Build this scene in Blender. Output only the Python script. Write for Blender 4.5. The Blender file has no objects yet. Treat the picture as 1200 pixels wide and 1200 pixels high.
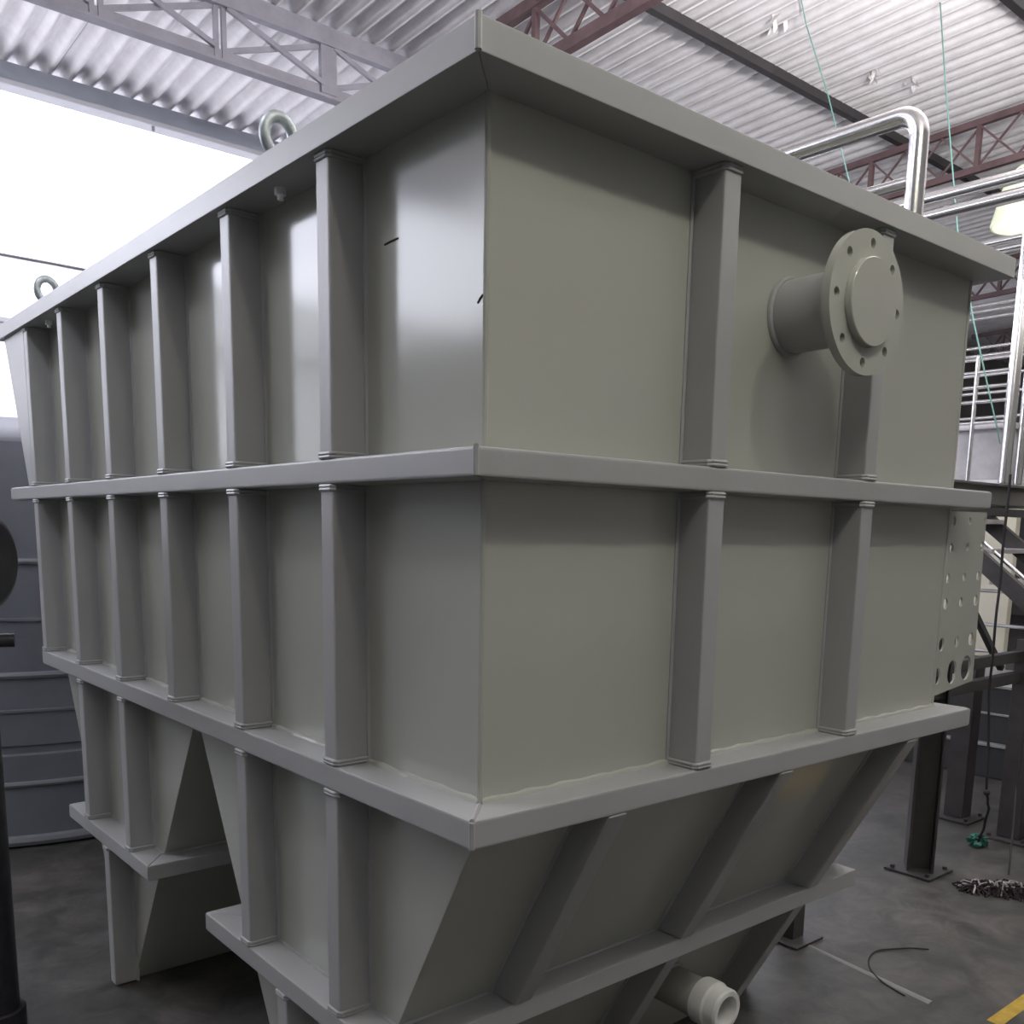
import bpy, bmesh, math, random
from mathutils import Vector, Matrix
random.seed(7)
sc = bpy.context.scene
C = sc.collection
V = Vector

# ------------------------------------------------------------------ helpers
def newbm(): return bmesh.new()

def add_hexa(bm, pts, bevel=0.0, seg=2):
    """eight corners: bottom 4 (ccw), top 4"""
    t = bmesh.new()
    vs = [t.verts.new(p) for p in pts]
    for f in ((3,2,1,0),(4,5,6,7),(0,1,5,4),(1,2,6,5),(2,3,7,6),(3,0,4,7)):
        t.faces.new([vs[i] for i in f])
    bmesh.ops.recalc_face_normals(t, faces=t.faces)
    if bevel > 0:
        bmesh.ops.bevel(t, geom=list(t.edges), offset=bevel, segments=seg, profile=0.5, affect='EDGES', clamp_overlap=True)
    merge(bm, t)

def merge(bm, t):
    m = bpy.data.meshes.new('tmp'); t.to_mesh(m); t.free()
    bm.from_mesh(m); bpy.data.meshes.remove(m)

def add_box(bm, lo, hi, bevel=0.0, seg=2):
    x0,y0,z0 = lo; x1,y1,z1 = hi
    add_hexa(bm, [(x0,y0,z0),(x1,y0,z0),(x1,y1,z0),(x0,y1,z0),(x0,y0,z1),(x1,y0,z1),(x1,y1,z1),(x0,y1,z1)], bevel, seg)

def add_bar(bm, p0, p1, side, up, w, d, bevel=0.0, base=True):
    """bar from p0 to p1; cross-section w along side (centred), d along up (from 0 to d if base else centred)"""
    p0=V(p0); p1=V(p1); s=V(side).normalized(); u=V(up).normalized()
    a = 0 if base else -d/2
    pts=[]
    for P in (p0,p1):
        pts += [P-s*w/2+u*a, P+s*w/2+u*a, P+s*w/2+u*(a+d), P-s*w/2+u*(a+d)]
    add_hexa(bm, pts, bevel)

def add_tube(bm, path, r, n=12, closed=False, caps=True, taper=None):
    path=[V(p) for p in path]; rings=[]
    k=len(path); prev=None
    for i,p in enumerate(path):
        if closed: d=(path[(i+1)%k]-path[i-1])
        elif i==0: d=path[1]-path[0]
        elif i==k-1: d=path[-1]-path[-2]
        else: d=(path[i+1]-path[i]).normalized()+(path[i]-path[i-1]).normalized()
        d.normalize()
        if prev is None:
            a = V((0,0,1)) if abs(d.z)<.9 else V((1,0,0))
            u=d.cross(a).normalized()
        else:
            u=(prev-d*prev.dot(d)).normalized()
        prev=u; w=d.cross(u)
        rr = r if taper is None else r*taper[i]
        rings.append([bm.verts.new(p+(u*math.cos(2*math.pi*j/n)+w*math.sin(2*math.pi*j/n))*rr) for j in range(n)])
    for i in range(k if closed else k-1):
        A=rings[i]; B=rings[(i+1)%k]
        for j in range(n):
            bm.faces.new((A[j],A[(j+1)%n],B[(j+1)%n],B[j]))
    if caps and not closed:
        bm.faces.new(rings[0][::-1]); bm.faces.new(rings[-1])

def add_lathe(bm, prof, origin, axis=(0,0,1), n=32, closed_prof=False):
    o=V(origin); a=V(axis).normalized()
    t = V((1,0,0)) if abs(a.x)<.9 else V((0,1,0))
    u=a.cross(t).normalized(); w=a.cross(u)
    rings=[]
    for r,h in prof:
        rings.append([bm.verts.new(o+a*h+(u*math.cos(2*math.pi*j/n)+w*math.sin(2*math.pi*j/n))*max(r,1e-4)) for j in range(n)])
    m=len(prof)
    for i in range(m if closed_prof else m-1):
        A=rings[i];B=rings[(i+1)%m]
        for j in range(n): bm.faces.new((A[j],A[(j+1)%n],B[(j+1)%n],B[j]))

def obj(name, bm, mat, parent=None, smooth=40):
    me=bpy.data.meshes.new(name)
    bmesh.ops.recalc_face_normals(bm, faces=bm.faces)
    bm.to_mesh(me); bm.free()
    if smooth:
        me.shade_smooth(); me.set_sharp_from_angle(angle=math.radians(smooth))
    me.materials.append(mat)
    o=bpy.data.objects.new(name, me); C.objects.link(o)
    if smooth:
        wn=o.modifiers.new('even_normals','WEIGHTED_NORMAL'); wn.keep_sharp=True; wn.weight=100
    if parent is not None:
        o.parent=parent
        o.matrix_parent_inverse = Matrix.Translation(parent_loc(parent)).inverted()
    return o

def parent_loc(p):
    return WORLD.get(p.name, V((0,0,0)))
WORLD={}

def thing(name, label, cat, loc=(0,0,0), group=None):
    o=bpy.data.objects.new(name,None); C.objects.link(o)
    o.empty_display_size=.1
    o.location=loc; o['label']=label; o['category']=cat
    if group: o['group']=group
    WORLD[o.name]=V(loc)
    return o

def tag(o,label,cat,group=None):
    o['label']=label; o['category']=cat
    if group: o['group']=group
    return o
def struct(o):
    o['kind']='structure'; return o

# ------------------------------------------------------------------ materials
def mat(name, col, rough=.5, metal=0.0, spec=.5, var=0.0, scale=3.0, bump=0.0, bscale=30.0, stretch=(1,1,1), rvar=0.0, col2=None, coat=0.0):
    m=bpy.data.materials.new(name); m.use_nodes=True
    nt=m.node_tree; N=nt.nodes; L=nt.links
    b=N['Principled BSDF']
    b.inputs['Base Color'].default_value=(*col,1); b.inputs['Roughness'].default_value=rough
    b.inputs['Metallic'].default_value=metal; b.inputs['Specular IOR Level'].default_value=spec
    if coat:
        b.inputs['Coat Weight'].default_value=coat; b.inputs['Coat Roughness'].default_value=.12
    geo=N.new('ShaderNodeNewGeometry'); mp=N.new('ShaderNodeMapping'); mp.inputs['Scale'].default_value=stretch
    L.new(geo.outputs['Position'], mp.inputs['Vector'])
    if var or col2:
        n=N.new('ShaderNodeTexNoise'); n.inputs['Scale'].default_value=scale; n.inputs['Detail'].default_value=6; n.inputs['Roughness'].default_value=.6
        L.new(mp.outputs[0], n.inputs['Vector'])
        r=N.new('ShaderNodeValToRGB'); L.new(n.outputs['Fac'], r.inputs['Fac'])
        c2 = col2 if col2 else tuple(c*(1-var) for c in col)
        c1 = col if col2 else tuple(min(1,c*(1+var)) for c in col)
        r.color_ramp.elements[0].position=.3; r.color_ramp.elements[1].position=.7
        r.color_ramp.elements[0].color=(*c2,1); r.color_ramp.elements[1].color=(*c1,1)
        L.new(r.outputs[0], b.inputs['Base Color'])
    if rvar:
        n3=N.new('ShaderNodeTexNoise'); n3.inputs['Scale'].default_value=scale*2; n3.inputs['Detail'].default_value=4
        L.new(mp.outputs[0], n3.inputs['Vector'])
        mr=N.new('ShaderNodeMapRange'); mr.inputs['To Min'].default_value=max(.03,rough-rvar); mr.inputs['To Max'].default_value=rough+rvar
        mr.inputs['From Min'].default_value=.3; mr.inputs['From Max'].default_value=.7
        L.new(n3.outputs['Fac'], mr.inputs['Value']); L.new(mr.outputs[0], b.inputs['Roughness'])
    if bump:
        n2=N.new('ShaderNodeTexNoise'); n2.inputs['Scale'].default_value=bscale; n2.inputs['Detail'].default_value=4
        L.new(mp.outputs[0], n2.inputs['Vector'])
        bp=N.new('ShaderNodeBump'); bp.inputs['Strength'].default_value=bump; bp.inputs['Distance'].default_value=.01
        L.new(n2.outputs['Fac'], bp.inputs['Height']); L.new(bp.outputs[0], b.inputs['Normal'])
    return m

def emis(name,col,strength,base=(.8,.8,.7)):
    m=mat(name,base,.4); b=m.node_tree.nodes['Principled BSDF']
    b.inputs['Emission Color'].default_value=(*col,1); b.inputs['Emission Strength'].default_value=strength
    return m

PP   = mat('grey_polypropylene',(.435,.445,.395),.13,var=.035,scale=1.2,bump=.02,bscale=5,spec=.5)
PPR  = mat('grey_polypropylene_profile',(.375,.38,.378),.38,var=.04,scale=3,bump=.03,bscale=60)
GALV = mat('galvanised_steel',(.45,.5,.52),.45,metal=.7,var=.25,scale=40)
WHITEPL=mat('white_plastic',(.8,.8,.76),.35,var=.04,scale=20)
NUTM = mat('pale_nut',(.9,.9,.92),.4)
STAIN= mat('stainless_steel',(.62,.61,.61),.24,metal=1.0,bump=.03,bscale=80)
STAIN2=mat('dull_stainless',(.62,.60,.61),.42,metal=.7,var=.12,scale=5)
DARK = mat('dark_grey_paint',(.050,.046,.046),.5,var=.25,scale=8,bump=.05,bscale=60)
PURL = mat('black_purlin_paint',(.035,.031,.034),.6,var=.2,scale=6)
RED  = mat('oxide_red_primer',(.115,.07,.075),.6,var=.3,scale=7)
GREYP= mat('grey_truss_paint_flare_tint',(.29,.28,.33),.55,var=.15,scale=5)  # grey paint, lightened and tinted lilac to carry the lens flare veil
EAVE = mat('grey_eave_paint',(.42,.45,.52),.55,var=.08,scale=3)
BLACKP=mat('black_plastic_pipe',(.028,.026,.032),.45,var=.3,scale=25,bump=.05,bscale=90)
RT   = mat('slate_round_tank_plastic',(.2,.21,.25),.45,var=.1,scale=3)
RTL  = mat('slate_tank_rib',(.24,.25,.28),.45)
TROUGH=mat('charcoal_tank_plastic',(.035,.036,.036),.5,var=.15,scale=4)
LIP  = mat('pale_tank_lip',(.3,.31,.30),.45)
CREAM= mat('cream_panel_paint',(.62,.59,.47),.5,var=.05,scale=2)
WALLG= mat('grey_wall_plaster',(.13,.13,.135),.8,var=.15,scale=2,bump=.1)
WALLD= mat('dim_wall_plaster',(.16,.155,.155),.85,var=.15,scale=2)
WALLW= mat('white_facade_plaster',(.55,.545,.55),.85,var=.03,scale=1.5,bump=.1)
YEL  = mat('yellow_floor_paint',(.42,.28,.03),.6,var=.25,scale=14)
CORDG= mat('green_cord',(.12,.26,.23),.7)
CORDB= mat('black_cord',(.02,.02,.022),.6)
RAG  = mat('green_rag_cloth',(.05,.19,.15),.9,var=.3,scale=40)
MOPD = mat('dark_mop_yarn',(.022,.012,.016),.9,var=.5,scale=60)
MOPW = mat('pale_mop_yarn',(.38,.36,.35),.9,var=.3,scale=60)
LAMP = emis('glowing_lamp_acrylic',(.93,1.0,.70),.34,(.5,.55,.4))
GROUND=mat('outdoor_concrete',(.55,.54,.53),.9,var=.06,scale=1.0)

# concrete floor with stains and wear
def floor_mat():
    m=mat('worn_concrete_floor',(.15,.143,.138),.42,bump=.12,bscale=14)
    nt=m.node_tree;N=nt.nodes;L=nt.links;b=N['Principled BSDF']
    g=N.new('ShaderNodeNewGeometry')
    n1=N.new('ShaderNodeTexNoise');n1.inputs['Scale'].default_value=1.1;n1.inputs['Detail'].default_value=8;n1.inputs['Roughness'].default_value=.62
    n2=N.new('ShaderNodeTexNoise');n2.inputs['Scale'].default_value=6;n2.inputs['Detail'].default_value=8;n2.inputs['Roughness'].default_value=.7;n2.inputs['Distortion'].default_value=.8
    L.new(g.outputs['Position'],n1.inputs['Vector']);L.new(g.outputs['Position'],n2.inputs['Vector'])
    r1=N.new('ShaderNodeValToRGB');r1.color_ramp.elements[0].position=.36;r1.color_ramp.elements[1].position=.62
    r1.color_ramp.elements[0].color=(.05,.054,.05,1);r1.color_ramp.elements[1].color=(.112,.104,.098,1)
    r2=N.new('ShaderNodeValToRGB');r2.color_ramp.elements[0].position=.34;r2.color_ramp.elements[1].position=.66
    r2.color_ramp.elements[0].color=(.38,.40,.37,1);r2.color_ramp.elements[1].color=(1.2,1.15,1.13,1)
    L.new(n1.outputs['Fac'],r1.inputs['Fac']);L.new(n2.outputs['Fac'],r2.inputs['Fac'])
    mx=N.new('ShaderNodeMix');mx.data_type='RGBA';mx.blend_type='MULTIPLY';mx.inputs['Factor'].default_value=1
    L.new(r1.outputs[0],mx.inputs['A']);L.new(r2.outputs[0],mx.inputs['B']);L.new(mx.outputs['Result'],b.inputs['Base Color'])
    mr=N.new('ShaderNodeMapRange');mr.inputs['To Min'].default_value=.38;mr.inputs['To Max'].default_value=.7
    L.new(n2.outputs['Fac'],mr.inputs['Value']);L.new(mr.outputs[0],b.inputs['Roughness'])
    return m
FLOOR=floor_mat()

PITCH=.177
def roof_mat():
    m=mat('pale_corrugated_sheet',(.60,.58,.60),.75)
    nt=m.node_tree;N=nt.nodes;L=nt.links;b=N['Principled BSDF']
    g=N.new('ShaderNodeNewGeometry');sx=N.new('ShaderNodeSeparateXYZ');L.new(g.outputs['Position'],sx.inputs[0])
    # side-lap grime line once per sheet (about six corrugations)
    d=N.new('ShaderNodeMath');d.operation='DIVIDE';d.inputs[1].default_value=PITCH*6;L.new(sx.outputs['X'],d.inputs[0])
    f=N.new('ShaderNodeMath');f.operation='FRACT';L.new(d.outputs[0],f.inputs[0])
    r=N.new('ShaderNodeValToRGB');e=r.color_ramp.elements
    e[0].position=.0;e[0].color=(1,1,1,1);e[1].position=1;e[1].color=(1,1,1,1)
    for p,c in ((.485,1),(.495,.45),(.505,.45),(.515,1)):
        q=e.new(p);q.color=(c,c,c*1.0,1)
    L.new(f.outputs[0],r.inputs['Fac'])
    n=N.new('ShaderNodeTexNoise');n.inputs['Scale'].default_value=2.2;n.inputs['Detail'].default_value=9;n.inputs['Roughness'].default_value=.68
    mp=N.new('ShaderNodeMapping');mp.inputs['Scale'].default_value=(3.,2.,1);L.new(g.outputs['Position'],mp.inputs[0]);L.new(mp.outputs[0],n.inputs['Vector'])
    r2=N.new('ShaderNodeValToRGB');r2.color_ramp.elements[0].position=.3;r2.color_ramp.elements[1].position=.62
    r2.color_ramp.elements[0].color=(.66,.635,.645,1);r2.color_ramp.elements[1].color=(.80,.78,.80,1)
    L.new(n.outputs['Fac'],r2.inputs['Fac'])
    mx=N.new('ShaderNodeMix');mx.data_type='RGBA';mx.blend_type='MULTIPLY';mx.inputs['Factor'].default_value=1
    L.new(r2.outputs[0],mx.inputs['A']);L.new(r.outputs[0],mx.inputs['B'])
    # small flaking spots
    v=N.new('ShaderNodeTexVoronoi');v.inputs['Scale'].default_value=2.2;v.inputs['Randomness'].default_value=1
    L.new(g.outputs['Position'],v.inputs['Vector'])
    r3=N.new('ShaderNodeValToRGB');r3.color_ramp.elements[0].position=.02;r3.color_ramp.elements[1].position=.035
    r3.color_ramp.elements[0].color=(.45,.43,.42,1);r3.color_ramp.elements[1].color=(1,1,1,1)
    L.new(v.outputs['Distance'],r3.inputs['Fac'])
    m2=N.new('ShaderNodeMix');m2.data_type='RGBA';m2.blend_type='MULTIPLY';m2.inputs['Factor'].default_value=1
    L.new(mx.outputs['Result'],m2.inputs['A']);L.new(r3.outputs[0],m2.inputs['B']);L.new(m2.outputs['Result'],b.inputs['Base Color'])
    return m
ROOF=roof_mat()

# ------------------------------------------------------------------ tank dimensions (metres)
W=1.80; LEN=2.834; FAR=3.19
ZLB0,ZLB1=1.1426,1.20        # lower belt
ZMB0,ZMB1=1.812,1.864        # middle belt
ZR0,ZR1=2.466,2.52           # rim
RO=.10; BO=.086; RW=.056
def RZ(y): return 5.88-.031*y      # roof height

# ------------------------------------------------------------------ setting
bm=newbm(); add_box(bm,(-5.0,-9,-.1),(22,9.2,0)); struct(obj('floor',bm,FLOOR,smooth=0))
bm=newbm(); add_box(bm,(-30,9.2,-.14),(30,40,-.02)); add_box(bm,(-30,-9,-.14),(-5.0,9.2,-.02)); struct(obj('ground_outside',bm,GROUND,smooth=0))

# corrugated ceiling
bm=newbm(); n=8; x0=-6.5; nx=int((22.2-x0)/PITCH*n); ys=[-9.2,-4,0,4,8.6]
rows=[]
for i in range(nx+1):
    x=x0+i*PITCH/n; dz=.034*math.sin(2*math.pi*x/PITCH)
    rows.append([bm.verts.new((x,y,RZ(y)+dz)) for y in ys])
for i in range(nx):
    for j in range(len(ys)-1):
        bm.faces.new((rows[i][j],rows[i][j+1],rows[i+1][j+1],rows[i+1][j]))
ceil=struct(obj('ceiling',bm,ROOF,smooth=60))
mod=ceil.modifiers.new('thickness','SOLIDIFY'); mod.thickness=.008; mod.offset=1

bm=newbm(); add_box(bm,(-5.2,5,0),(-5.0,9.0,3.7)); add_box(bm,(-5.2,-9,0),(-5.0,5,RZ(5)-.04)); struct(obj('wall_left',bm,WALLG,smooth=0))
bm=newbm(); add_box(bm,(-6.5,-9.4,0),(22.2,-9.0,6.1)); struct(obj('wall_back',bm,mat('pale_wall_paint',(.6,.6,.57),.8,var=.06),smooth=0))
bm=newbm(); add_box(bm,(22,-9,0),(22.2,9,6.1)); struct(obj('wall_right',bm,WALLD,smooth=0))
bm=newbm(); add_box(bm,(15.5,8.45,0),(22,8.65,5.62)); struct(obj('wall_far',bm,WALLD,smooth=0))
bm=newbm(); add_box(bm,(-5.0,8.30,0),(3.0,8.5,2.30)); add_box(bm,(3.0,8.30,0),(15.5,8.5,3.8)); struct(obj('wall_light_block',bm,WALLG,smooth=0))  # unseen wall added to block low outdoor light from tank and floor
bm=newbm(); add_box(bm,(-12,14,0),(30,14.4,5.5)); struct(obj('wall_outside',bm,WALLW,smooth=0))

bm=newbm()
add_box(bm,(-12,13.86,4.47),(14,13.9985,4.53),0)
tag(obj('facade_ledge',bm,WALLG),'thin grey ledge along the white facade outside','ledge')
bm=newbm()
add_tube(bm,[(x,13.9815,5.37+.02*math.sin(x*.7)) for x in [-12+i for i in range(27)]],.018,8)
tag(obj('facade_cable',bm,CORDB),'thin dark cable strung along the top of the white facade','cable')

# eave beam
t=thing('eave_beam','pale grey beam carrying the open roof edge at upper left','beam',(2,8.23,5.38))
bm=newbm(); add_box(bm,(-6.5,8.23,5.43),(15.5,8.31,RZ(8.23)-.027),.006); obj('web',bm,EAVE,t)
bm=newbm(); add_box(bm,(-6.5,8.15,5.385),(15.5,8.33,5.43),.008); obj('flange',bm,mat('eave_flange_paint',(.52,.52,.56),.5),t)
bm=newbm(); add_box(bm,(2.42,8.17,5.345),(2.445,8.19,5.385)); obj('hanger_stub',bm,GREYP,t)

# purlins
PN={0:('second roof purlin from the eave, crossing above the tank','dark'),}
def purlin(y,x0,x1,label):
    bm=newbm(); z=RZ(y)-.026
    add_box(bm,(x0,y-.035,z-.08),(x1,y+.035,z),.005)
    return tag(obj('roof_purlin',bm,PURL),label,'purlin','dark roof purlins')
purlin(4.10,-6.3,22,'dark roof purlin running straight above the tank to the red lattice truss')
purlin(2.30,-6.3,22,'dark roof purlin cutting across the top right corner of the photo')

# ------------------------------------------------------------------ trusses
def truss_y(x,ya,yb,bay,label,m,detail=True,zdrop=.525,phase=0.0,chord=.055,rod=1.0):
    """lattice truss running along y under the purlins"""
    t=thing('roof_truss',label,'truss',(x,(ya+yb)/2,5.1))
    zt=lambda y: RZ(y)-.14
    zb=lambda y: RZ(y)-.14-zdrop+.0
    for nm,zz in (('top_chord',zt),('bottom_chord',zb)):
        bm=newbm()
        add_bar(bm,(x,ya,zz(ya)),(x,yb,zz(yb)),(1,0,0),(0,0,1),chord,chord*1.15,.004,base=False)
        obj(nm,bm,m,t)
    y=ya+phase; k=0; web=newbm()
    while y+bay<=yb+1e-6:
        y2=y+bay; r=.016
        for a,b,o in ((zt(y)-chord/2,zb(y2)+chord/2,.011),(zb(y)+chord/2,zt(y2)-chord/2,-.011)):
            bm=newbm() if detail else web
            add_bar(bm,(x+o,y,a),(x+o,y2,b),V((0,y2-y,b-a)).cross(V((1,0,0))),(1,0,0),.026*rod,.02*rod,base=False)
            if detail: obj('diagonal',bm,m,t)
        if k%3==0:
            bm=newbm() if detail else web
            add_bar(bm,(x,y,zb(y)),(x,y,zt(y)),(1,0,0),(0,1,0),.045,.045,base=False)
            if detail: obj('vertical',bm,m,t)
        y=y2;k+=1
    if not detail: obj('web_lattice',web,m,t)
    else: web.free()
    return t
truss_y(3.98,2.3,5.95,.37,'oxide red lattice truss at top centre above the near tank corner',RED,chord=.075,zdrop=.43)
truss_y(8.54,-.5,6.0,.37,'oxide red lattice truss behind the bent steel hoop rail',RED,zdrop=.42,phase=.47,rod=.7)
truss_y(13.1,-1,7.5,.33,'dark lattice truss seen just under the far tip of the tank rim',RED,detail=False,zdrop=.45,phase=.1)
truss_y(17.6,-1,7.5,.33,'farthest dark lattice truss at right above the stacked handrails',RED,detail=False,zdrop=.45)

# large truss along x at upper left
t=thing('roof_truss','big grey lattice girder at upper left crossing to the tank rim','truss',(2,6.01,5.1))
zt=RZ(6.01)-.03; zb=5.17
bm=newbm(); add_box(bm,(-6.3,5.985,zt-.14),(5.2,6.06,zt),.006); obj('top_chord',bm,GREYP,t)
bm=newbm(); add_box(bm,(-6.3,6.03,zb-.03),(5.2,6.06,zb+.07),.005); add_box(bm,(-6.3,5.96,zb-.045),(5.2,6.06,zb-.02),.005); obj('bottom_chord',bm,GREYP,t)
xs=[-.5,.39,1.28,2.17,3.07,3.97,4.86]
for i,x in enumerate(xs):
    bm=newbm()
    if abs(x-3.07)<.01: add_box(bm,(x-.07,6.0,zb),(x+.07,6.05,zt-.13),.004)
    else:
        add_box(bm,(x-.05,6.02,zb),(x-.012,6.05,zt-.13),.003); add_box(bm,(x+.012,6.02,zb),(x+.05,6.05,zt-.13),.003)
    obj('vertical',bm,GREYP,t)
    if i<len(xs)-1:
        x2=xs[i+1]
        for a,b,yy in ((zt-.14,zb+.07,6.005),(zb+.07,zt-.14,6.045)):
            bm=newbm(); add_bar(bm,(x+.05,yy,a),(x2-.05,yy,b),(0,1,0),V((x2-x-.1,0,b-a)).cross(V((0,1,0))),.028,.036,base=False); obj('diagonal',bm,GREYP,t)

# ------------------------------------------------------------------ the tank
T=thing('settling_tank','large grey plastic settling tank with ribs, belts and two hopper bottoms','tank',(.9,1.4,0))
# shell : open topped box
bm=newbm()
th=.015
add_box(bm,(0,0,ZLB0+.01),(W,th,ZR1-.01)); add_box(bm,(0,LEN-th,ZLB0+.01),(W,LEN,ZR1-.01))
add_box(bm,(0,th,ZLB0+.01),(th,LEN-th,ZR1-.01)); add_box(bm,(W-th,th,ZLB0+.01),(W,LEN-th,ZR1-.01))
# vertical corner weld and belt fillets
for (cx,cy) in ((0,0),(W,0)):
    for za,zb_ in ((ZLB1,ZMB0),(ZMB1,ZR0)): add_tube(bm,[(cx+.001,cy+.001,za),(cx+.001,cy+.001,zb_)],.006,8)
def fillet(bm,p0,p1,r=.009,n=60):
    p0=V(p0);p1=V(p1); pts=[p0.lerp(p1,i/n) for i in range(n+1)]
    add_tube(bm,pts,r,8,taper=[1+.22*math.sin(i*1.9)+.12*random.uniform(-1,1) for i in range(n+1)])
fillet(bm,(0,0,ZLB1),(W,0,ZLB1)); fillet(bm,(0,0,ZLB1),(0,LEN,ZLB1),n=90)
fillet(bm,(0,0,ZMB1),(W,0,ZMB1),.005)
obj('shell',bm,PP,T,smooth=30)

def ring(bm,xa,xb,ya,yb,ix0,ix1,iy0,iy1,z0,z1,bev):
    """rectangular ring with mitred corners"""
    o=[(xa,ya),(xb,ya),(xb,yb),(xa,yb)]; i=[(ix0,iy0),(ix1,iy0),(ix1,iy1),(ix0,iy1)]
    for k in range(4):
        a,b=o[k],o[(k+1)%4]; c,d=i[(k+1)%4],i[k]
        add_hexa(bm,[(*a,z0),(*b,z0),(*c,z0),(*d,z0),(*a,z1),(*b,z1),(*c,z1),(*d,z1)],bev)
bm=newbm(); ring(bm,-RO,W+.057,-RO,FAR,.006,W-.006,.006,LEN-.006,ZR0,ZR1,.0025)
add_tube(bm,[(-RO-.001,-RO-.001,ZR0),(-RO-.001,-RO-.001,ZR1)],.006,8)
obj('rim',bm,PPR,T)
def belt(z0,z1,yb):
    bm=newbm(); ring(bm,-BO,W+BO,-BO,yb,.004,W-.004,.004,LEN-.004,z0,z1,.007)
    add_tube(bm,[(-BO+.003,-BO+.003,z0+.003),(-BO+.003,-BO+.003,z1-.003)],.006,8)
    add_tube(bm,[(-BO+.004,-BO+.004,z1-.001),(-.01,-.01,z1-.001)],.005,8)
    return bm
obj('stiffening_belt',belt(ZMB0,ZMB1,FAR),PPR,T)
obj('stiffening_belt',belt(ZLB0,ZLB1,LEN+.01),PPR,T)

def collar(bm,c,u,v,hu,hv,axis,r=.004):
    """weld bead loop round a rib end on its three free sides"""
    c=V(c);u=V(u);v=V(v)
    pts=[c-u*hu,c-u*hu+v*(hv-.008),c-u*(hu-.008)+v*hv,c+u*(hu-.008)+v*hv,c+u*hu+v*(hv-.008),c+u*hu]
    add_tube(bm,pts,r,8)
def rib(p0,p1,side,up,parent,w=RW,d=BO,beads=(True,True)):
    bm=newbm(); p0=V(p0);p1=V(p1);ax=(p1-p0).normalized();s=V(side).normalized();u=V(up).normalized()
    add_bar(bm,p0-u*.003,p1-u*.003,s,u,w,d,.007)
    for P,sg,f in ((p0,1,beads[0]),(p1,-1,beads[1])):
        if f:
            for k in (.004,.011): collar(bm,P+ax*sg*k,s,u,w/2+.001,d-.002,ax,.0045)
    # fillet welds along the two feet
    for sg in (-1,1):
        a=p0+s*sg*(w/2+.002);b=p1+s*sg*(w/2+.002)
        add_tube(bm,[a,b],.006,6)
    return obj('rib',bm,PPR,parent)
SL=[.465,.945,1.4256,1.900,2.3656,2.834]
for y in SL:
    c=y-RW/2
    rib((0,c,ZMB1),(0,c,ZR0),(0,1,0),(-1,0,0),T)
    rib((0,c,ZLB1),(0,c,ZMB0),(0,1,0),(-1,0,0),T)
for x in (.602,1.2164):
    c=x-RW/2
    rib((c,0,ZMB1),(c,0,ZR0),(1,0,0),(0,-1,0),T)
    rib((c,0,ZLB1),(c,0,ZMB0),(1,0,0),(0,-1,0),T)
# gusset under the far rim overhang
bm=newbm(); add_hexa(bm,[(-.084,LEN-.01,ZMB1),(-.070,LEN-.01,ZMB1),(-.070,LEN+.05,ZMB1),(-.084,LEN+.05,ZMB1),(-.084,LEN-.01,ZR0),(-.070,LEN-.01,ZR0),(-.070,FAR-.06,ZR0),(-.084,FAR-.06,ZR0)],.002)
obj('gusset',bm,PPR,T)

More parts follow.
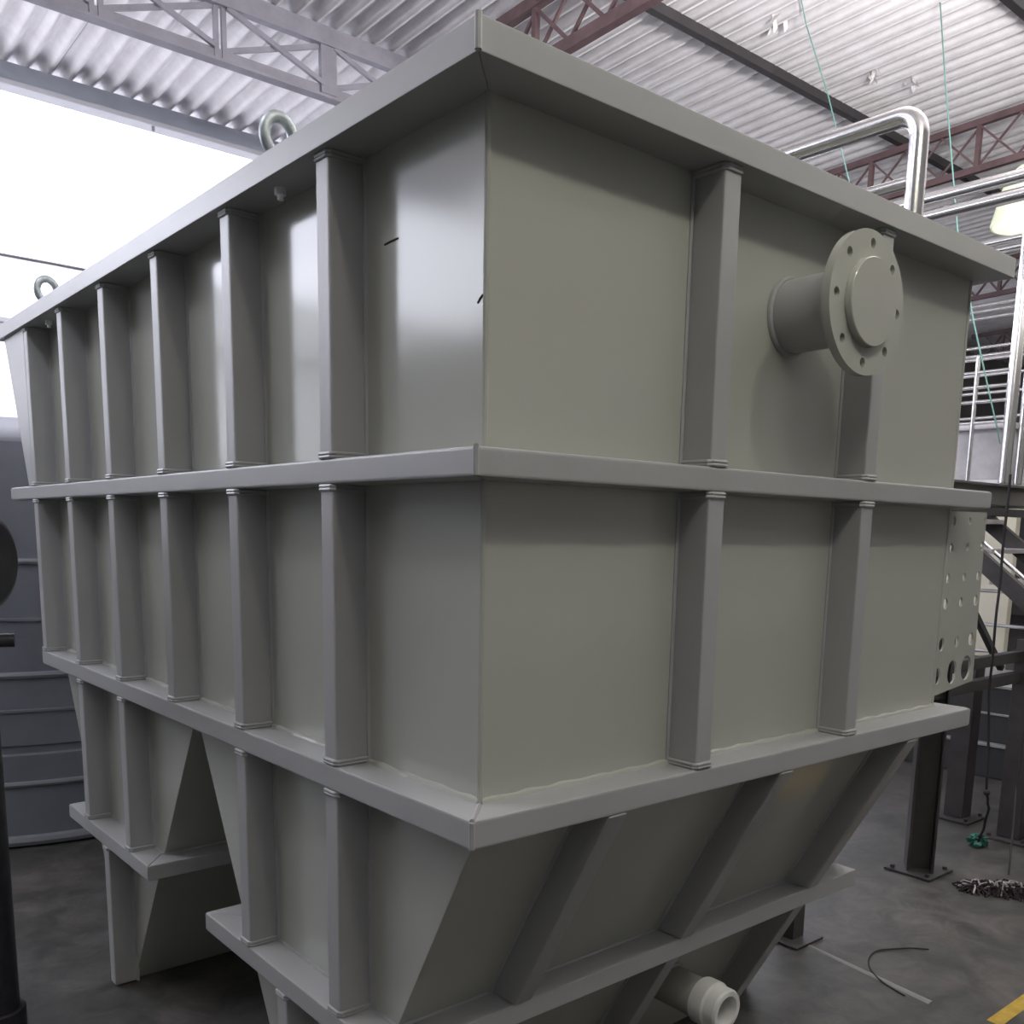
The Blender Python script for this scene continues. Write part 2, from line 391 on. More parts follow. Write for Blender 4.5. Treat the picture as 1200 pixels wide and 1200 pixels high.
# hoppers -----------------------------------------------------------
HB0,HB1=.547,.602
def hopper(y0,y1,yb0,yb1,side_ribs,low_rib,front=False,ring_far=.075):
    zt_=ZLB0+.004; zb_=0.0
    bm=newbm(); th=.0
    add_hexa(bm,[(0,yb0,zb_),(W,yb0,zb_),(W,yb1,zb_),(0,yb1,zb_),(0,y0,zt_),(W,y0,zt_),(W,y1,zt_),(0,y1,zt_)],.003)
    H=obj('hopper',bm,PP,T,smooth=30)
    WORLD[H.name]=V((0,0,0))
    f=lambda z:(y0+(yb0-y0)*(zt_-z)/(zt_-zb_), y1+(yb1-y1)*(zt_-z)/(zt_-zb_))
    a,b=f((HB0+HB1)/2); a1,b1=f(HB1); a0,b0=f(HB0)
    def child(name,bm,m):
        o=obj(name,bm,m,T); o.parent=H; o.matrix_parent_inverse=H.matrix_basis.inverted(); return o
    # belt: near side, left side, far side, flush at the right end
    bm=newbm()
    oy0=a1-BO; oy1=b1+ring_far
    o=[(-BO,oy0),(W+.002,oy0),(W+.002,a+.01),(.006,a+.01)]
    add_hexa(bm,[(*o[0],HB0),(*o[1],HB0),(*o[2],HB0),(*o[3],HB0),(*o[0],HB1),(*o[1],HB1),(*o[2],HB1),(*o[3],HB1)],.006)
    o=[(-BO,oy0),(.006,a+.01),(.006,b-.01),(-BO,oy1)]
    add_hexa(bm,[(*q,HB0) for q in o]+[(*q,HB1) for q in o],.006)
    o=[(.006,b-.01),(W+.002,b-.01),(W+.002,oy1),(-BO,oy1)]
    add_hexa(bm,[(*q,HB0) for q in o]+[(*q,HB1) for q in o],.006)
    fillet(bm,(0,a1,HB1),(W,a1,HB1),.006); fillet(bm,(0,a1,HB1),(0,b1,HB1),.006)
    child('hopper_belt',bm,PPR)
    def hrib(*k,**kw):
        o=rib(*k,T,**kw); o.parent=H; o.matrix_parent_inverse=H.matrix_basis.inverted(); return o
    for y in side_ribs:
        hrib((0,y-RW/2,HB1),(0,y-RW/2,ZLB0),(0,1,0),(-1,0,0))
    hrib((0,low_rib,.004),(0,low_rib,HB0),(0,1,0),(-1,0,0),beads=(False,True))
    # sloping ribs on the near face
    if front:
        nrm=V((0,-(zt_-zb_),-(yb0-y0))).normalized()
        for x in (.30,.905,1.53):
            for za,zc in ((HB1,ZLB0),(.004,HB0)):
                bm=newbm(); pts=[]; d=.080
                for z in (za,zc):
                    zi=z-nrm.z*d
                    pts+=[(x-RW/2,f(z)[0]+.003,z),(x+RW/2,f(z)[0]+.003,z),(x+RW/2,f(zi)[0]+nrm.y*d,z),(x-RW/2,f(zi)[0]+nrm.y*d,z)]
                add_hexa(bm,pts,.006)
                for sg in (-1,1): add_tube(bm,[(x+sg*(RW/2+.002),f(za)[0],za),(x+sg*(RW/2+.002),f(zc)[0],zc)],.006,6)
                child('rib',bm,PPR)
    return H
hopper(0.0,1.415,.62,.79,(SL[0],SL[1]),.71,front=True)
hopper(1.42,2.834,2.13,2.24,(SL[3],SL[4]),2.128,ring_far=.03)

# inlet nozzle with blind flange
NX,NZ,NY=.917,2.233,-.18
bm=newbm(); add_lathe(bm,[(.083,.0),(.083,.18)],(NX,0,NZ),(0,-1,0),40)
add_tube(bm,[(NX+.085*math.cos(a),-.003,NZ+.085*math.sin(a)) for a in [2*math.pi*i/40 for i in range(40)]],.007,8,closed=True)
noz=obj('inlet_nozzle',bm,PPR,T)
def flange_mesh(R,rh,rb,n,y0,y1,cx,cz,ang0,inner):
    """disc ring with round bolt holes, in the xz plane"""
    bm=newbm(); seg=96
    t=bmesh.new()
    outer=[t.verts.new((cx+R*math.cos(2*math.pi*i/seg),y0,cz+R*math.sin(2*math.pi*i/seg))) for i in range(seg)]
    edges=[t.edges.new((outer[i],outer[(i+1)%seg])) for i in range(seg)]
    loops=[]
    for k in range(n):
        a=ang0+2*math.pi*k/n; hx,hz=cx+rb*math.cos(a),cz+rb*math.sin(a)
        vs=[t.verts.new((hx+rh*math.cos(2*math.pi*i/16),y0,hz+rh*math.sin(2*math.pi*i/16))) for i in range(16)]
        edges+=[t.edges.new((vs[i],vs[(i+1)%16])) for i in range(16)]
    bmesh.ops.triangle_fill(t,use_beauty=True,use_dissolve=False,edges=edges,normal=(0,-1,0))
    # drop hole fillings
    rm=[]
    for f in t.faces:
        c=f.calc_center_median()
        for k in range(n):
            a=ang0+2*math.pi*k/n
            if math.hypot(c.x-cx-rb*math.cos(a),c.z-cz-rb*math.sin(a))<rh*.98 and all(math.hypot(v.co.x-cx-rb*math.cos(a),v.co.z-cz-rb*math.sin(a))<rh*1.02 for v in f.verts): rm.append(f); break
    bmesh.ops.delete(t,geom=rm,context='FACES_ONLY')
    r=bmesh.ops.extrude_face_region(t,geom=list(t.faces))
    for g in r['geom']:
        if isinstance(g,bmesh.types.BMVert): g.co.y=y1
    merge(bm,t); return bm
def sub(name,bm,m,par):
    o=obj(name,bm,m,T); o.parent=par; o.matrix_parent_inverse=par.matrix_basis.inverted(); return o
sub('flange',flange_mesh(.153,.0105,.126,8,NY+.0,NY-.02,NX,NZ,math.pi/8+.36,0),PP,noz)
bm=newbm(); add_lathe(bm,[(.0,.0),(.091,.0),(.094,-.002),(.094,-.016),(.092,-.018),(.0,-.018)][::-1],(NX,NY-.019,NZ),(0,1,0),48)
sub('blind_cap',bm,PP,noz)
# backing plate behind the holes keeps them dark: the loose ring behind the flange
bm=newbm(); add_lathe(bm,[(.084,.0),(.112,.0),(.112,.012),(.084,.012)],(NX,NY+.001,NZ),(0,1,0),40,closed_prof=True)
sub('stub_end',bm,PP,noz)

# perforated plate on the right
def plate():
    bm=newbm(); t=bmesh.new(); y0,y1=.012,.022
    P=lambda x,z:(x,y0+(x-W)*.03,z)
    cor=[(W,1.225),(2.118,1.252),(2.10,1.808),(W,1.805)]
    vs=[t.verts.new(P(*c)) for c in cor]; edges=[t.edges.new((vs[i],vs[(i+1)%4])) for i in range(4)]
    holes=[]
    HX=((1.866,1.98,2.095),(1.865,1.98,2.09),(1.861,1.977,2.082),(1.86,1.97,2.08),(1.858,1.967,2.072))
    for row,z,r in zip(HX,(1.775,1.695,1.599,1.519,1.391),(.013,.013,.014,.016,.019)):
        for i,x in enumerate(row): holes.append((x,z+.002*i,r*(.85 if i==1 else 1)))
    for i,x in enumerate((1.848,1.952,2.055)): holes.append((x,1.289+.006*i,(.024,.034,.036)[i]))
    for hx,hz,r in holes:
        h=[t.verts.new(P(hx+r*math.cos(2*math.pi*i/16),hz+r*1.15*math.sin(2*math.pi*i/16))) for i in range(16)]
        edges+=[t.edges.new((h[i],h[(i+1)%16])) for i in range(16)]
    bmesh.ops.triangle_fill(t,use_beauty=True,use_dissolve=False,edges=edges,normal=(0,-1,0))
    rm=[f for f in t.faces if any(all(math.hypot(v.co.x-hx,(v.co.z-hz)/1.15)<r*1.02 for v in f.verts) for hx,hz,r in holes)]
    bmesh.ops.delete(t,geom=rm,context='FACES_ONLY')
    r=bmesh.ops.extrude_face_region(t,geom=list(t.faces))
    for g in r['geom']:
        if isinstance(g,bmesh.types.BMVert): g.co.y+=.007
    merge(bm,t); return bm
obj('perforated_plate',plate(),PP,T)['label']='drilled grey plate beside the tank corner'

# outlet pipe low on the near hopper
ox,oz=1.10,.318
bm=newbm(); add_lathe(bm,[(.062,-.10),(.062,.20)],(ox,.47,oz),(0,-1,0),36)
add_tube(bm,[(ox+.064*math.cos(a),.44-.0*math.sin(a)+.064*math.sin(a)*-.5,oz+.064*math.sin(a)) for a in [2*math.pi*i/32 for i in range(32)]],.007,8,closed=True)
out=obj('outlet_pipe',bm,PP,T)
bm=newbm()
pr=[(.044,.0),(.070,.0),(.072,.004),(.072,.045),(.068,.05),(.064,.052)]
for k in range(6): pr+=[(.062,.055+k*.006),(.0655,.058+k*.006)]
pr+=[(.062,.094),(.060,.096),(.046,.096),(.044,.09)]
add_lathe(bm,pr,(ox,.29,oz),(0,-1,0),36,closed_prof=True)
sub('threaded_end',bm,WHITEPL,out)['label']='white threaded pipe end'

# lifting eyes
def eye(x,y):
    bm=newbm(); cz=ZR1+.052
    add_tube(bm,[(x+.034*math.cos(a),y,cz+.04*math.sin(a)) for a in [2*math.pi*i/28 for i in range(28)]],.013,10,closed=True)
    add_lathe(bm,[(.0,.0),(.024,.0),(.024,.006),(.014,.012),(.0,.014)],(x,y,ZR1),(0,0,1),20)
    e=obj('lifting_eye',bm,GALV,T); e['label']='galvanised lifting eye'
    bm=newbm(); add_lathe(bm,[(.0,.0),(.013,.0),(.013,-.016),(.0,-.016)],(x,y,ZR0),(0,0,1),6)
    add_lathe(bm,[(.0,-.016),(.007,-.016),(.007,-.026),(.0,-.026)],(x,y,ZR0),(0,0,1),10)
    sub('eye_nut',bm,NUTM,e)
eye(-.05,.685); eye(-.05,2.585)

# scratches gouged in the left panel
for (ya,za,yb,zb) in ((.333,2.285,.283,2.287),(.024,2.124,.009,2.136)):
    bm=newbm(); add_tube(bm,[(-.0005,ya,za),(-.0008,(ya+yb)/2,(za+zb)/2+.001),(-.0005,yb,zb)],.0018,6); obj('scratch',bm,DARK,T)
# ------------------------------------------------------------------ steel hoop on the far rim
def arc(c,r,a0,a1,n,u,v):
    c=V(c);u=V(u);v=V(v); return [c+u*(r*math.cos(a0+(a1-a0)*i/n))+v*(r*math.sin(a0+(a1-a0)*i/n)) for i in range(n+1)]
hx=1.828; R_=.07; zt=2.995
t=thing('hoop_rail','polished steel hoop rail bent over the far rim of the tank','rail',(hx,.7,ZR1))
pts=[(hx,.212,ZR1+.001)]+arc((hx,.212+R_,zt-R_),R_,math.pi,math.pi/2,10,(0,1,0),(0,0,1))+arc((hx,1.35-R_,zt-R_),R_,math.pi/2,0,10,(0,1,0),(0,0,1))+[(hx,1.35,ZR1+.001)]
bm=newbm(); add_tube(bm,pts,.029,20); obj('hoop',bm,STAIN,t)
bm=newbm(); add_tube(bm,[(hx,.235,2.80),(hx,1.33,2.80)],.018,14); obj('mid_rail',bm,STAIN,t)

# overhead steel pipes
for x,z,r,lab in ((4.5,3.66,.036,'upper of two polished pipes running behind the hoop rail'),(4.5,3.565,.036,'lower of two polished pipes running behind the hoop rail'),
        (5.6,3.66,.022,'upper of two thin polished pipes beside the tip of the tank rim'),(5.62,3.61,.022,'lower of two thin polished pipes beside the tip of the tank rim')):
    t=thing('steel_pipe',lab,'pipe',(x,3,z),'overhead steel pipes')
    bm=newbm(); add_tube(bm,[(x,-1.5,z),(x,7.8,z)],r,16); obj('tube',bm,STAIN,t)
    for y in (-1.2,7.4):
        bm=newbm(); add_tube(bm,[(x+r+.006,y,z-r),(x+r+.006,y,RZ(y)+.02)],.006,8); obj('hanger_rod',bm,DARK,t)
# ------------------------------------------------------------------ lamps
def lamp(x,y,z,R,label):
    t=thing('pendant_lamp',label,'lamp',(x,y,z),'high bay lamps')
    bm=newbm(); add_lathe(bm,[(R,.0),(R*1.02,.015),(R*.98,.06),(R*.82,.28*R/.3),(R*.66,.40*R/.3),(R*.45,.45*R/.3),(.0,.46*R/.3)],(x,y,z),(0,0,1),28)
    add_lathe(bm,[(R,.0),(R*.96,.004),(R*.75,.26*R/.3),(.0,.36*R/.3)],(x,y,z),(0,0,1),28)
    obj('shade',bm,LAMP,t)
    bm=newbm(); h=.46*R/.3
    add_lathe(bm,[(.0,h),(.085*R/.3,h),(.095*R/.3,h+.02),(.095*R/.3,h+.24*R/.3),(.05*R/.3,h+.28*R/.3),(.0,h+.28*R/.3)],(x,y,z),(0,0,1),20)
    obj('ballast_housing',bm,WHITEPL,t)
    bm=newbm(); add_tube(bm,[(x,y,z+h+.27*R/.3),(x,y,RZ(y)-.03)],.008,8); obj('hanging_rod',bm,DARK,t)
lamp(6.6,1.905,4.02,.27,'glowing cream bell lamp hanging at the right edge above the handrails')
lamp(14.0,6.13,4.72,.17,'small distant bell lamp showing beside the tank shoulder')

# ------------------------------------------------------------------ hanging cords
def cord(pts,r,m,label,cat='cord',group=None,n=16):
    bm=newbm(); P=[V(p) for p in pts]; path=[]
    for i in range(len(P)-1):
        for k in range(n): path.append(P[i].lerp(P[i+1],k/n)+V((0,0,0)))
    path.append(P[-1]); add_tube(bm,path,r,6)
    return tag(obj('pull_rope',bm,m),label,cat,group)
cord([(5.69,3.40,RZ(3.4)+.015),(5.8,3.41,5.634),(5.8,3.178,5.076),(5.8,2.941,4.395),(5.8,2.85,3.75),(5.8,2.80,2.6)],.005,CORDG,'green cord hanging from the roof left of the hoop rail')
cord([(6.49,2.70,RZ(2.7)-.034),(6.1,2.395,4.976),(5.5,1.909,3.771),(5.05,1.526,3.05),(4.9,1.256,2.392),(4.9,1.226,2.29)],.005,CORDG,'long thin cord hanging from the roof right of the hoop rail, down past the handrails')
# curls of paint peeling off the ceiling
FLK=mat('peeling_paint',(.72,.70,.70),.8)
for (x,y),lab in (((7.13,3.64),'curl of pale paint peeling from the ceiling above the hoop rail corner'),((7.51,3.46),'curl of pale paint peeling from the ceiling right of the hoop rail'),((5.76,3.64),'curl of pale paint peeling from the ceiling beside the green cord top')):
    bm=newbm(); z=RZ(y)+.02
    for k in range(4):
        a=random.uniform(0,6.28); c=V((x+random.uniform(-.06,.06),y+random.uniform(-.06,.06),z)); d=V((math.cos(a),math.sin(a),0))
        p=V((-d.y,d.x,0))*.02
        add_hexa(bm,[c-p,c+p,c+p+V((.004,0,0)),c-p+V((.004,0,0)),c-p+d*.07-V((0,0,.07)),c+p*.4+d*.08-V((0,0,.10)),c+p*.4+d*.08-V((.004,0,.10)),c-p+d*.07-V((.004,0,.07))])
    tag(obj('paint_flake',bm,FLK),lab,'paint flake')
# black cord with rag
bm=newbm(); pts=[(4.0,.766,2.05),(4.0,.764,1.5),(4.0,.762,.977),(4.0,.72,.384),(4.03,.715,.30),(4.10,.76,.15),(4.2,.82,.05)]
P=[]
for i in range(len(pts)-1):
    for k in range(8): P.append(V(pts[i]).lerp(V(pts[i+1]),k/8)+V((.004*math.sin(i*8+k),0,0)))
P.append(V(pts[-1])); add_tube(bm,P,.007,7)
t=thing('knotted_rope','black rope hanging to the floor with a green rag at its end','rope',(4.0,.766,.0))
obj('rope',bm,CORDB,t)
bm=newbm()
for c,r in (((4.0,.721,.39),.019),((4.14,.79,.10),.015)):
    bmesh.ops.create_icosphere(bm,subdivisions=2,radius=r,matrix=Matrix.Translation(c))
obj('knot',bm,CORDB,t)
bm=newbm(); bmesh.ops.create_icosphere(bm,subdivisions=3,radius=.045,matrix=Matrix.Translation((4.27,.855,.03))@Matrix.Diagonal((1.2,.9,.7,1)))
for v in bm.verts:
    d=v.co-V((4.27,.855,.035)); v.co+=d*.5*math.sin(d.x*160+d.y*130+d.z*90)+V((0,0,0)); v.co.z=max(.003,v.co.z)
obj('rag',bm,RAG,t)['label']='crumpled green rag'
# mop / shaggy bundle
t=thing('mop_head','shaggy dark mop head with pale strands lying on the floor at right','mop',(3.68,.42,0))
for nm,m,cnt in (('dark_yarn',MOPD,420),('pale_yarn',MOPW,45)):
    bm=newbm()
    for k in range(cnt):
        u=random.uniform(-1,1); cx=3.66+u*.10+random.uniform(-.05,.05); cy=.40-u*.17+random.uniform(-.05,.05)
        a=random.uniform(0,6.28); l=random.uniform(.03,.065); hz=random.uniform(.012,.055)*(1-.5*abs(u)); 
        if nm=='pale_yarn': hz+=.012
        add_tube(bm,[(cx-l*math.cos(a),cy-l*math.sin(a),.006),(cx-l*.4*math.cos(a),cy-l*.4*math.sin(a),hz),(cx+l*.4*math.cos(a+.4),cy+l*.4*math.sin(a+.4),hz),(cx+l*math.cos(a+.6),cy+l*math.sin(a+.6),.006)],.0045,5)
    obj(nm,bm,m,t)
cord([(3.75,.47,.06),(3.9,.53,.25),(4.02,.58,.45),(4.1,.6,.9)],.005,CORDB,'thin dark cord rising from the mop head past the dark posts')

# ------------------------------------------------------------------ platform, stair, posts at right
def hbeam(bm,x,y,z0,z1,s=.13,ang=0):
    ca,sa=math.cos(ang),math.sin(ang)
    def bx(a0,b0,a1,b1):
        pts=[(a0,b0),(a1,b0),(a1,b1),(a0,b1)]; w=[(x+p*ca-q*sa,y+p*sa+q*ca) for p,q in pts]
        add_hexa(bm,[(*p,z0) for p in w]+[(*p,z1) for p in w],.003)
    h=s/2; f=.012
    bx(-h,-h,-h+f,h); bx(h-f,-h,h,h); bx(-h+f,-.005,h-f,.005)
def baseplate(bm,x,y,s=.12):
    add_box(bm,(x-s,y-s,0.001),(x+s,y+s,.014),.003)
    for a in (-1,1):
        for b in (-1,1): add_lathe(bm,[(.0,.03),(.012,.03),(.012,.014)],(x+a*s*.75,y+b*s*.75,0),(0,0,1),6)
DX=4.72; DY=1.40; DZ=2.07
pf=thing('steel_platform','dark steel platform with deck and posts behind the tank','platform',(5.5,2.2,0))
bm=newbm(); add_box(bm,(DX,DY+.02,DZ-.03),(7.2,3.6,DZ),.003); obj('deck',bm,STAIN2,pf)
bm=newbm(); add_box(bm,(3.75,DY-.03,DZ-.13),(7.2,DY+.03,DZ-.002),.006); add_box(bm,(3.75,DY-.07,DZ-.015),(7.2,DY+.05,DZ),.003); obj('deck_beam',bm,mat('grey_beam_paint',(.13,.125,.12),.5,var=.15),pf)
bm=newbm(); add_box(bm,(4.2,DY-.05,DZ-.2),(7.2,DY+.0,DZ-.15),.004); obj('lower_beam',bm,DARK,pf)
for x,y,s,zt_ in ((4.73,1.19,.12,1.02),(7.1,1.5,.12,DZ-.03)):
    bm=newbm(); add_box(bm,(x-s/2,y-s/2,.014),(x+s/2,y+s/2,zt_),.006); baseplate(bm,x,y,.13); obj('post',bm,DARK,pf)

fr=thing('pipe_support_frame','dark steel frame of uprights and two cross beams beside the tank','frame',(4.1,.85,0))
for x,y,s,zt_,a in ((3.6,.86,.132,1.30,.3),(4.57,.79,.13,1.17,0)):
    bm=newbm()
    if x<4: hbeam(bm,x,y,.014,zt_,s,-.98)
    else: add_box(bm,(x-s/2,y-s/2,.014),(x+s/2,y+s/2,zt_),.006)
    baseplate(bm,x,y,.125); obj('post',bm,DARK,fr)
for z in (.955,1.075):
    bm=newbm(); add_box(bm,(2.36,.81,z-.03),(4.6,.86,z+.03),.004); obj('cross_beam',bm,DARK,fr)
bm=newbm(); add_box(bm,(2.34-.04,.79-.04,.012),(2.34+.04,.79+.04,1.07),.004); add_box(bm,(2.24,.69,.001),(2.44,.89,.012),.003); obj('post',bm,DARK,fr)
bm=newbm(); add_bar(bm,(4.05,.9,1.33),(4.45,.9,1.0),(0,1,0),(1,0,1),.03,.03,base=False); obj('brace',bm,DARK,fr)
bm=newbm(); add_box(bm,(4.80,.66,.001),(4.88,.74,1.10),.004); tag(obj('steel_post',bm,DARK),'dark square post at the right edge behind the frame upright','post')
bm=newbm(); add_tube(bm,[(4.735,.735,.0),(4.735,.735,1.10)],.016,12); tag(obj('conduit',bm,STAIN2),'pale vertical conduit between the dark posts at the right edge','conduit')

st=thing('staircase','dark steel stair descending from the platform at the right edge','staircase',(4.9,.9,0))
s0=V((0,1.60,1.992)); s1=V((0,-.70,.152))
for x in (4.55,5.25):
    bm=newbm(); add_bar(bm,(x,s0.y,s0.z),(x,s1.y,s1.z),(1,0,0),(0,-.62,.78),.05,.095,.004,base=False); obj('stringer',bm,DARK,st)
for k in range(10):
    f=(k+.9)/10.4; p=s0.lerp(s1,f)
    bm=newbm(); add_box(bm,(4.575,p.y-.11,p.z-.015),(5.225,p.y+.11,p.z+.012),.003); obj('tread',bm,STAIN2,st)
bm=newbm(); add_tube(bm,[(4.62,1.30,1.83),(4.62,.55,1.23)],.012,10); obj('nosing_rail',bm,STAIN,st)

# railings on the platform
def railing(x,y0,y1,zs,label,rp,off=.23):
    t=thing('guard_railing',label,'railing',(x,(y0+y1)/2,DZ))
    ys=[y0+off+i*1.0 for i in range(int((y1-y0)/1.0)+1)]
    for z in zs:
        bm=newbm(); add_tube(bm,[(x,y0,z),(x,y1,z)],rp,12); obj('rail',bm,STAIN,t)
    for y in ys:
        bm=newbm(); add_tube(bm,[(x,y,DZ),(x,y,max(zs))],.014,12); obj('baluster',bm,STAIN,t)
    return t
R1=railing(5.15,1.29,3.5,(2.86,2.76,2.67,2.58,2.45),'near polished railing of the platform, meeting the tall bright post',.011)
bm=newbm(); add_tube(bm,[(5.15,1.29,DZ),(5.15,1.29,3.75)],.035,16); obj('corner_post',bm,STAIN,R1)['label']='tall bright corner post'
bm=newbm(); add_tube(bm,[(5.3,1.27,DZ),(5.3,1.27,3.75)],.025,16); tag(obj('steel_upright',bm,STAIN),'dull steel upright beside the tall bright corner post','upright')
railing(6.3,1.62,4.6,(3.43,3.39,3.34,3.13,3.045,2.93,2.80,2.62),'far polished railing seen high between the tank shoulder and post',.011,.95)
# box on deck
bm=newbm(); add_box(bm,(5.28,1.36,DZ+.03),(6.1,2.6,2.44),.012)
t=thing('equipment_box','grey galvanised equipment box standing on the platform deck','box',(5.7,2,DZ))
obj('casing',bm,mat('zinc_sheet',(.42,.41,.42),.55,metal=.2,var=.18,scale=7),t)
bm=newbm(); add_box(bm,(5.25,1.33,2.42),(6.13,2.63,2.46),.006); obj('lid_edge',bm,STAIN2,t)
bm=newbm(); add_box(bm,(5.24,1.34,DZ),(6.12,2.62,DZ+.03),.004); obj('base_frame',bm,STAIN2,t)

# cream partition, conduits, trough
bm=newbm(); add_box(bm,(9,2.78,.02),(9.1,6.0,1.98),.01); add_box(bm,(8.98,2.76,1.98),(9.12,6.0,2.03)); tag(obj('cream_partition',bm,CREAM),'cream painted partition panel glowing pale behind the stair','partition')
for k,(z,lab) in enumerate(((1.30,'uppermost of three thin tubes crossing the cream partition'),(1.02,'middle of three thin tubes crossing the cream partition'),(.80,'lowest of three thin tubes crossing the cream partition'))):
    bm=newbm(); add_tube(bm,[(7.0,.8,z),(7.0,5.5,z)],.015,10); tag(obj('steel_tube',bm,STAIN2),lab,'tube','tubes before the cream partition')
t=thing('storage_trough','long charcoal tank with pale lips low behind the posts','tank',(6.2,2.5,0))
bm=newbm(); add_box(bm,(5.9,-.5,.0),(6.9,4.8,.235),.01); obj('lower_tier',bm,TROUGH,t)
bm=newbm(); add_box(bm,(5.88,-.52,.235),(6.92,4.82,.255),.005); obj('lower_lip',bm,LIP,t)
bm=newbm(); add_box(bm,(5.95,-.45,.255),(6.85,4.75,.66),.01); obj('upper_tier',bm,TROUGH,t)
bm=newbm(); add_box(bm,(5.93,-.47,.46),(6.87,4.77,.475),.004); obj('band',bm,LIP,t)
bm=newbm(); add_box(bm,(5.93,-.47,.66),(6.87,4.77,.68),.004); obj('upper_lip',bm,LIP,t)

# ------------------------------------------------------------------ round tank and standpipe at left
rc=V((.44,5.25,0)); RR=1.30; Htop=2.14
t=thing('round_tank','slate grey banded round tank standing behind the tank at far left','tank',(rc.x,rc.y,0))
prof=[(.0,0),(RR-.01,0),(RR,.02),(RR,.50),(RR-.012,.51),(RR-.012,.545),(RR,.555),(RR,Htop-.02),(RR-.02,Htop),(RR-.25,Htop+.12),(.0,Htop+.25)]
bm=newbm(); add_lathe(bm,prof,rc,(0,0,1),96); obj('shell',bm,RT,t)
for z,r in ((.035,.03),(.345,.016),(.93,.018),(1.52,.016)):
    bm=newbm(); add_tube(bm,[(rc.x+(RR+.004)*math.cos(a),rc.y+(RR+.004)*math.sin(a),z) for a in [2*math.pi*i/96 for i in range(96)]],r,8,closed=True); obj('band',bm,RTL,t)
for z in (.74,1.22):
    bm=newbm(); add_lathe(bm,[(RR+.001,-.01),(RR+.012,-.006),(RR+.012,.006),(RR+.001,.01)],(rc.x,rc.y,z),(0,0,1),96); obj('hoop',bm,RT,t)

px_,py_=-.50,1.98
t=thing('standpipe','black standpipe with collar and round valve at lower left edge','pipe',(px_,py_,0))
bm=newbm(); add_lathe(bm,[(.0,.0),(.068,.0),(.068,1.9),(.0,1.9)],(px_,py_,0),(0,0,1),32); obj('pipe',bm,BLACKP,t)
bm=newbm(); add_lathe(bm,[(.068,.0),(.086,.0),(.086,.10),(.082,.105),(.068,.105)],(px_,py_,0),(0,0,1),32); obj('collar',bm,BLACKP,t)
bm=newbm()
add_lathe(bm,[(.0,-.10),(.12,-.10),(.15,-.08),(.165,-.04),(.165,.04),(.15,.08),(.12,.10),(.0,.10)],(px_,py_,1.6),(.55,-.6,0),32); obj('valve_body',bm,BLACKP,t)
bm=newbm(); add_tube(bm,[(px_+.05,py_,1.345),(px_+.125,py_-.02,1.345)],.022,14); obj('stub',bm,BLACKP,t)

# ------------------------------------------------------------------ floor details
bm=newbm(); add_box(bm,(2.29,-.125,.0),(5.5,-.072,.002)); tag(obj('floor_line',bm,YEL,smooth=0),'yellow painted floor line at the bottom right corner','floor marking')
def smooth_path(P,n=8):
    P=[V(p) for p in P]; out=[]
    for i in range(len(P)-1):
        a,b,c,d=P[max(i-1,0)],P[i],P[i+1],P[min(i+2,len(P)-1)]
        for k in range(n):
            t=k/n; out.append(.5*((2*b)+(c-a)*t+(2*a-5*b+4*c-d)*t*t+(3*b-a-3*c+d)*t**3))
    return out+[P[-1]]
bm=newbm(); add_tube(bm,smooth_path([(x,y,.004) for x,y in ((2.70,.35),(2.646,.406),(2.576,.449),(2.511,.479),(2.432,.468),(2.363,.433),(2.302,.376),(2.259,.308),(2.224,.205))]),.003,6)
tag(obj('floor_cable',bm,CORDB),'thin dark cable curling on the floor near the small post','cable')
bm=newbm(); add_hexa(bm,[(2.325,.72,0),(2.345,.72,0),(2.275,.12,0),(2.24,.12,0),(2.33,.72,.004),(2.34,.72,.004),(2.26,.12,.004),(2.25,.12,.004)]); tag(obj('floor_joint_strip',bm,mat('joint_filler',(.2,.195,.19),.6)),'raised filler strip in the floor running from the small post','strip')

# ------------------------------------------------------------------ camera
S=.6
cx,cy,cz=-1.825325506167252*S,-2.3289313203723676*S,0.8701885199490168*S+1.2
yaw,pit,rol,f,ppx,ppy=-0.7013437751717077,0.16622070243737616,0.018350104783659102,1109.92104772851,604.1733941762014,808.0571504546376
F=V((math.cos(pit)*math.sin(-yaw),math.cos(pit)*math.cos(yaw),-math.sin(pit)))
r=F.cross(V((0,0,1))).normalized(); u=r.cross(F)
r2=r*math.cos(rol)+u*math.sin(rol); u2=u*math.cos(rol)-r*math.sin(rol)
cam=bpy.data.cameras.new('camera'); co=bpy.data.objects.new('camera',cam); C.objects.link(co)
M=Matrix((r2,u2,-F)).transposed().to_4x4(); M.translation=V((cx,cy,cz)); co.matrix_world=M
cam.sensor_fit='HORIZONTAL'; cam.sensor_width=36; cam.lens=f/1200*36
cam.shift_x=-(ppx-600)/1200; cam.shift_y=(ppy-600)/1200
cam.clip_start=.05; cam.clip_end=200
sc.camera=co

# ------------------------------------------------------------------ light
w=bpy.data.worlds.new('overcast_sky'); sc.world=w; w.use_nodes=True
bg=w.node_tree.nodes['Background']; bg.inputs[0].default_value=(.85,.87,1.0,1); bg.inputs[1].default_value=8.0

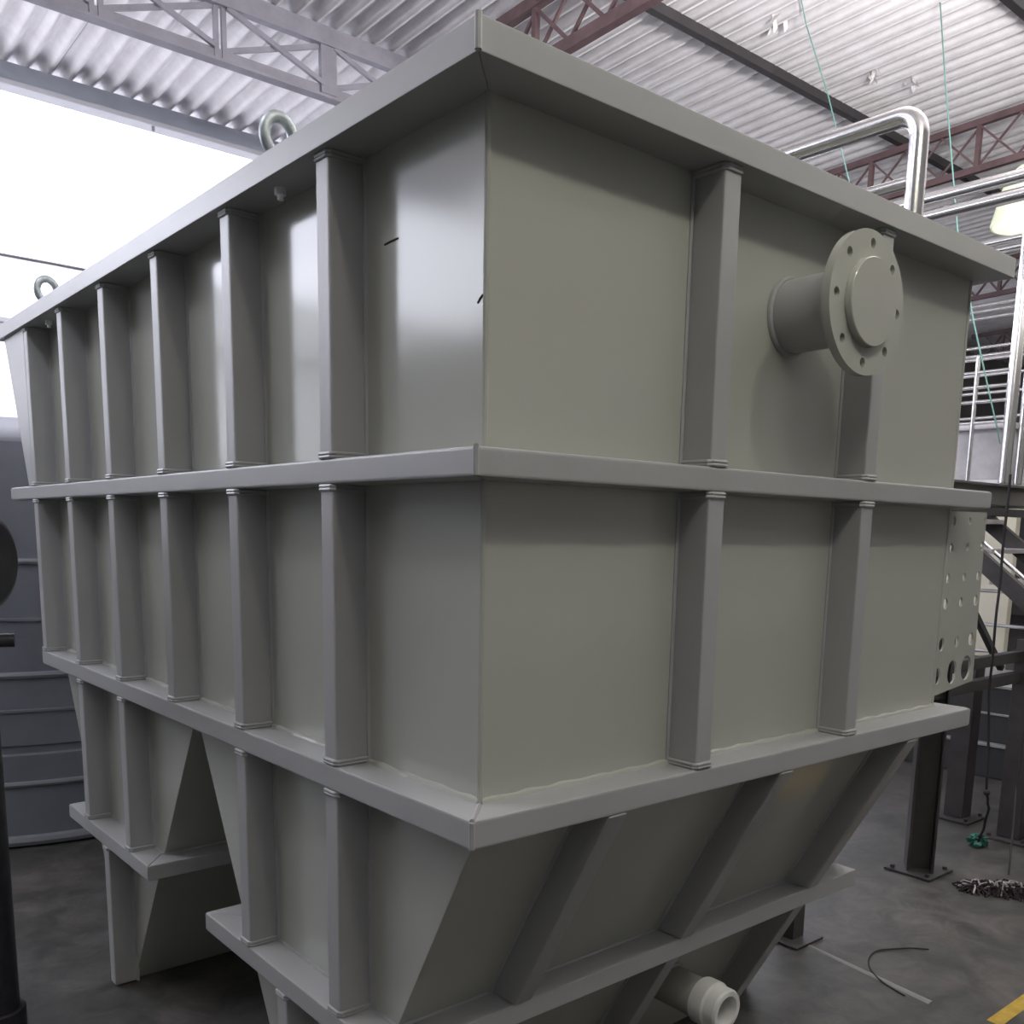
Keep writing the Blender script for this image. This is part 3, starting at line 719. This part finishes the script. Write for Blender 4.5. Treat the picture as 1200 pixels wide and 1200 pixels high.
def area(name,loc,size,power,col,target=None,spread=None):
    l=bpy.data.lights.new(name,'AREA'); l.shape='DISK'; l.size=size; l.energy=power; l.color=col
    o=bpy.data.objects.new(name,l); C.objects.link(o); o.location=loc
    d=(V(target)-V(loc)) if target else V((0,0,-1))
    o.rotation_euler=d.to_track_quat('-Z','Y').to_euler()
    return o
def point(name,loc,r,power,col):
    l=bpy.data.lights.new(name,'POINT'); l.energy=power; l.color=col; l.shadow_soft_size=r
    o=bpy.data.objects.new(name,l); C.objects.link(o); o.location=loc; return o
HAL=(1.0,.965,.80); UPC=(1.0,.97,.96)
point('bay_lamp_or_fill',(.6,-1.5,3.8),.07,28,HAL)
point('bay_lamp_or_fill',(-.5,-1.7,4.1),.07,33,HAL)
for loc in ((6.6,-2.6,4.2),(11,-2.6,4.2),(16,-2.6,4.2)):  # unseen fill lamps, added to even out the roof brightness
    point('bay_lamp_or_fill',loc,.25,28,HAL)
for loc in ((-3,-3.5,4.1),(.2,-3.2,4.1),(3.4,-3.2,4.1),(6.6,-3.2,4.1),(10,-3.2,4.1),(14,-3.2,4.1),(3.2,.1,4.2),(4.8,-.9,4.0),(-2.9,2.6,4.2),(-2.9,6.6,4.2)):
    area('roof_fill_uplight',loc,.6,(120 if loc[1]>6 else 75 if loc[1]<-3 else (120 if loc[0]>4 else 225) if loc[0]>2 else 45),UPC,target=(loc[0]+(1.2 if 2<loc[0]<5 and loc[1]>-3 else 0),loc[1]+(1.6 if 2<loc[0]<5 and loc[1]>-3 else .6),loc[2]+2))  # unseen upward fills, added to brighten the roof and its bounce
sun=bpy.data.lights.new('ground_fill_sun','SUN'); sun.energy=1.5; sun.angle=.2; sun.color=(1,.97,.92)  # sun added to brighten the outdoor ground, which bounces onto the roof
so=bpy.data.objects.new('ground_fill_sun',sun); C.objects.link(so); so.rotation_euler=V((.25,.5,-.95)).to_track_quat('-Z','Y').to_euler()
point('bay_lamp_or_fill',(-1.4,1.5,4.4),.2,70,(.90,.92,1.0))  # added cool fill for the tank's left face, weaker towards the bottom
point('bay_lamp_or_fill',(6.6,1.905,4.08),.05,4,HAL)
point('bay_lamp_or_fill',(14.0,6.13,4.76),.04,9,HAL)

# ------------------------------------------------------------------ view
sc.view_settings.view_transform='Standard'; sc.view_settings.look='None'
sc.view_settings.exposure=0.0; sc.view_settings.gamma=1.0; sc.view_settings.use_curve_mapping=False
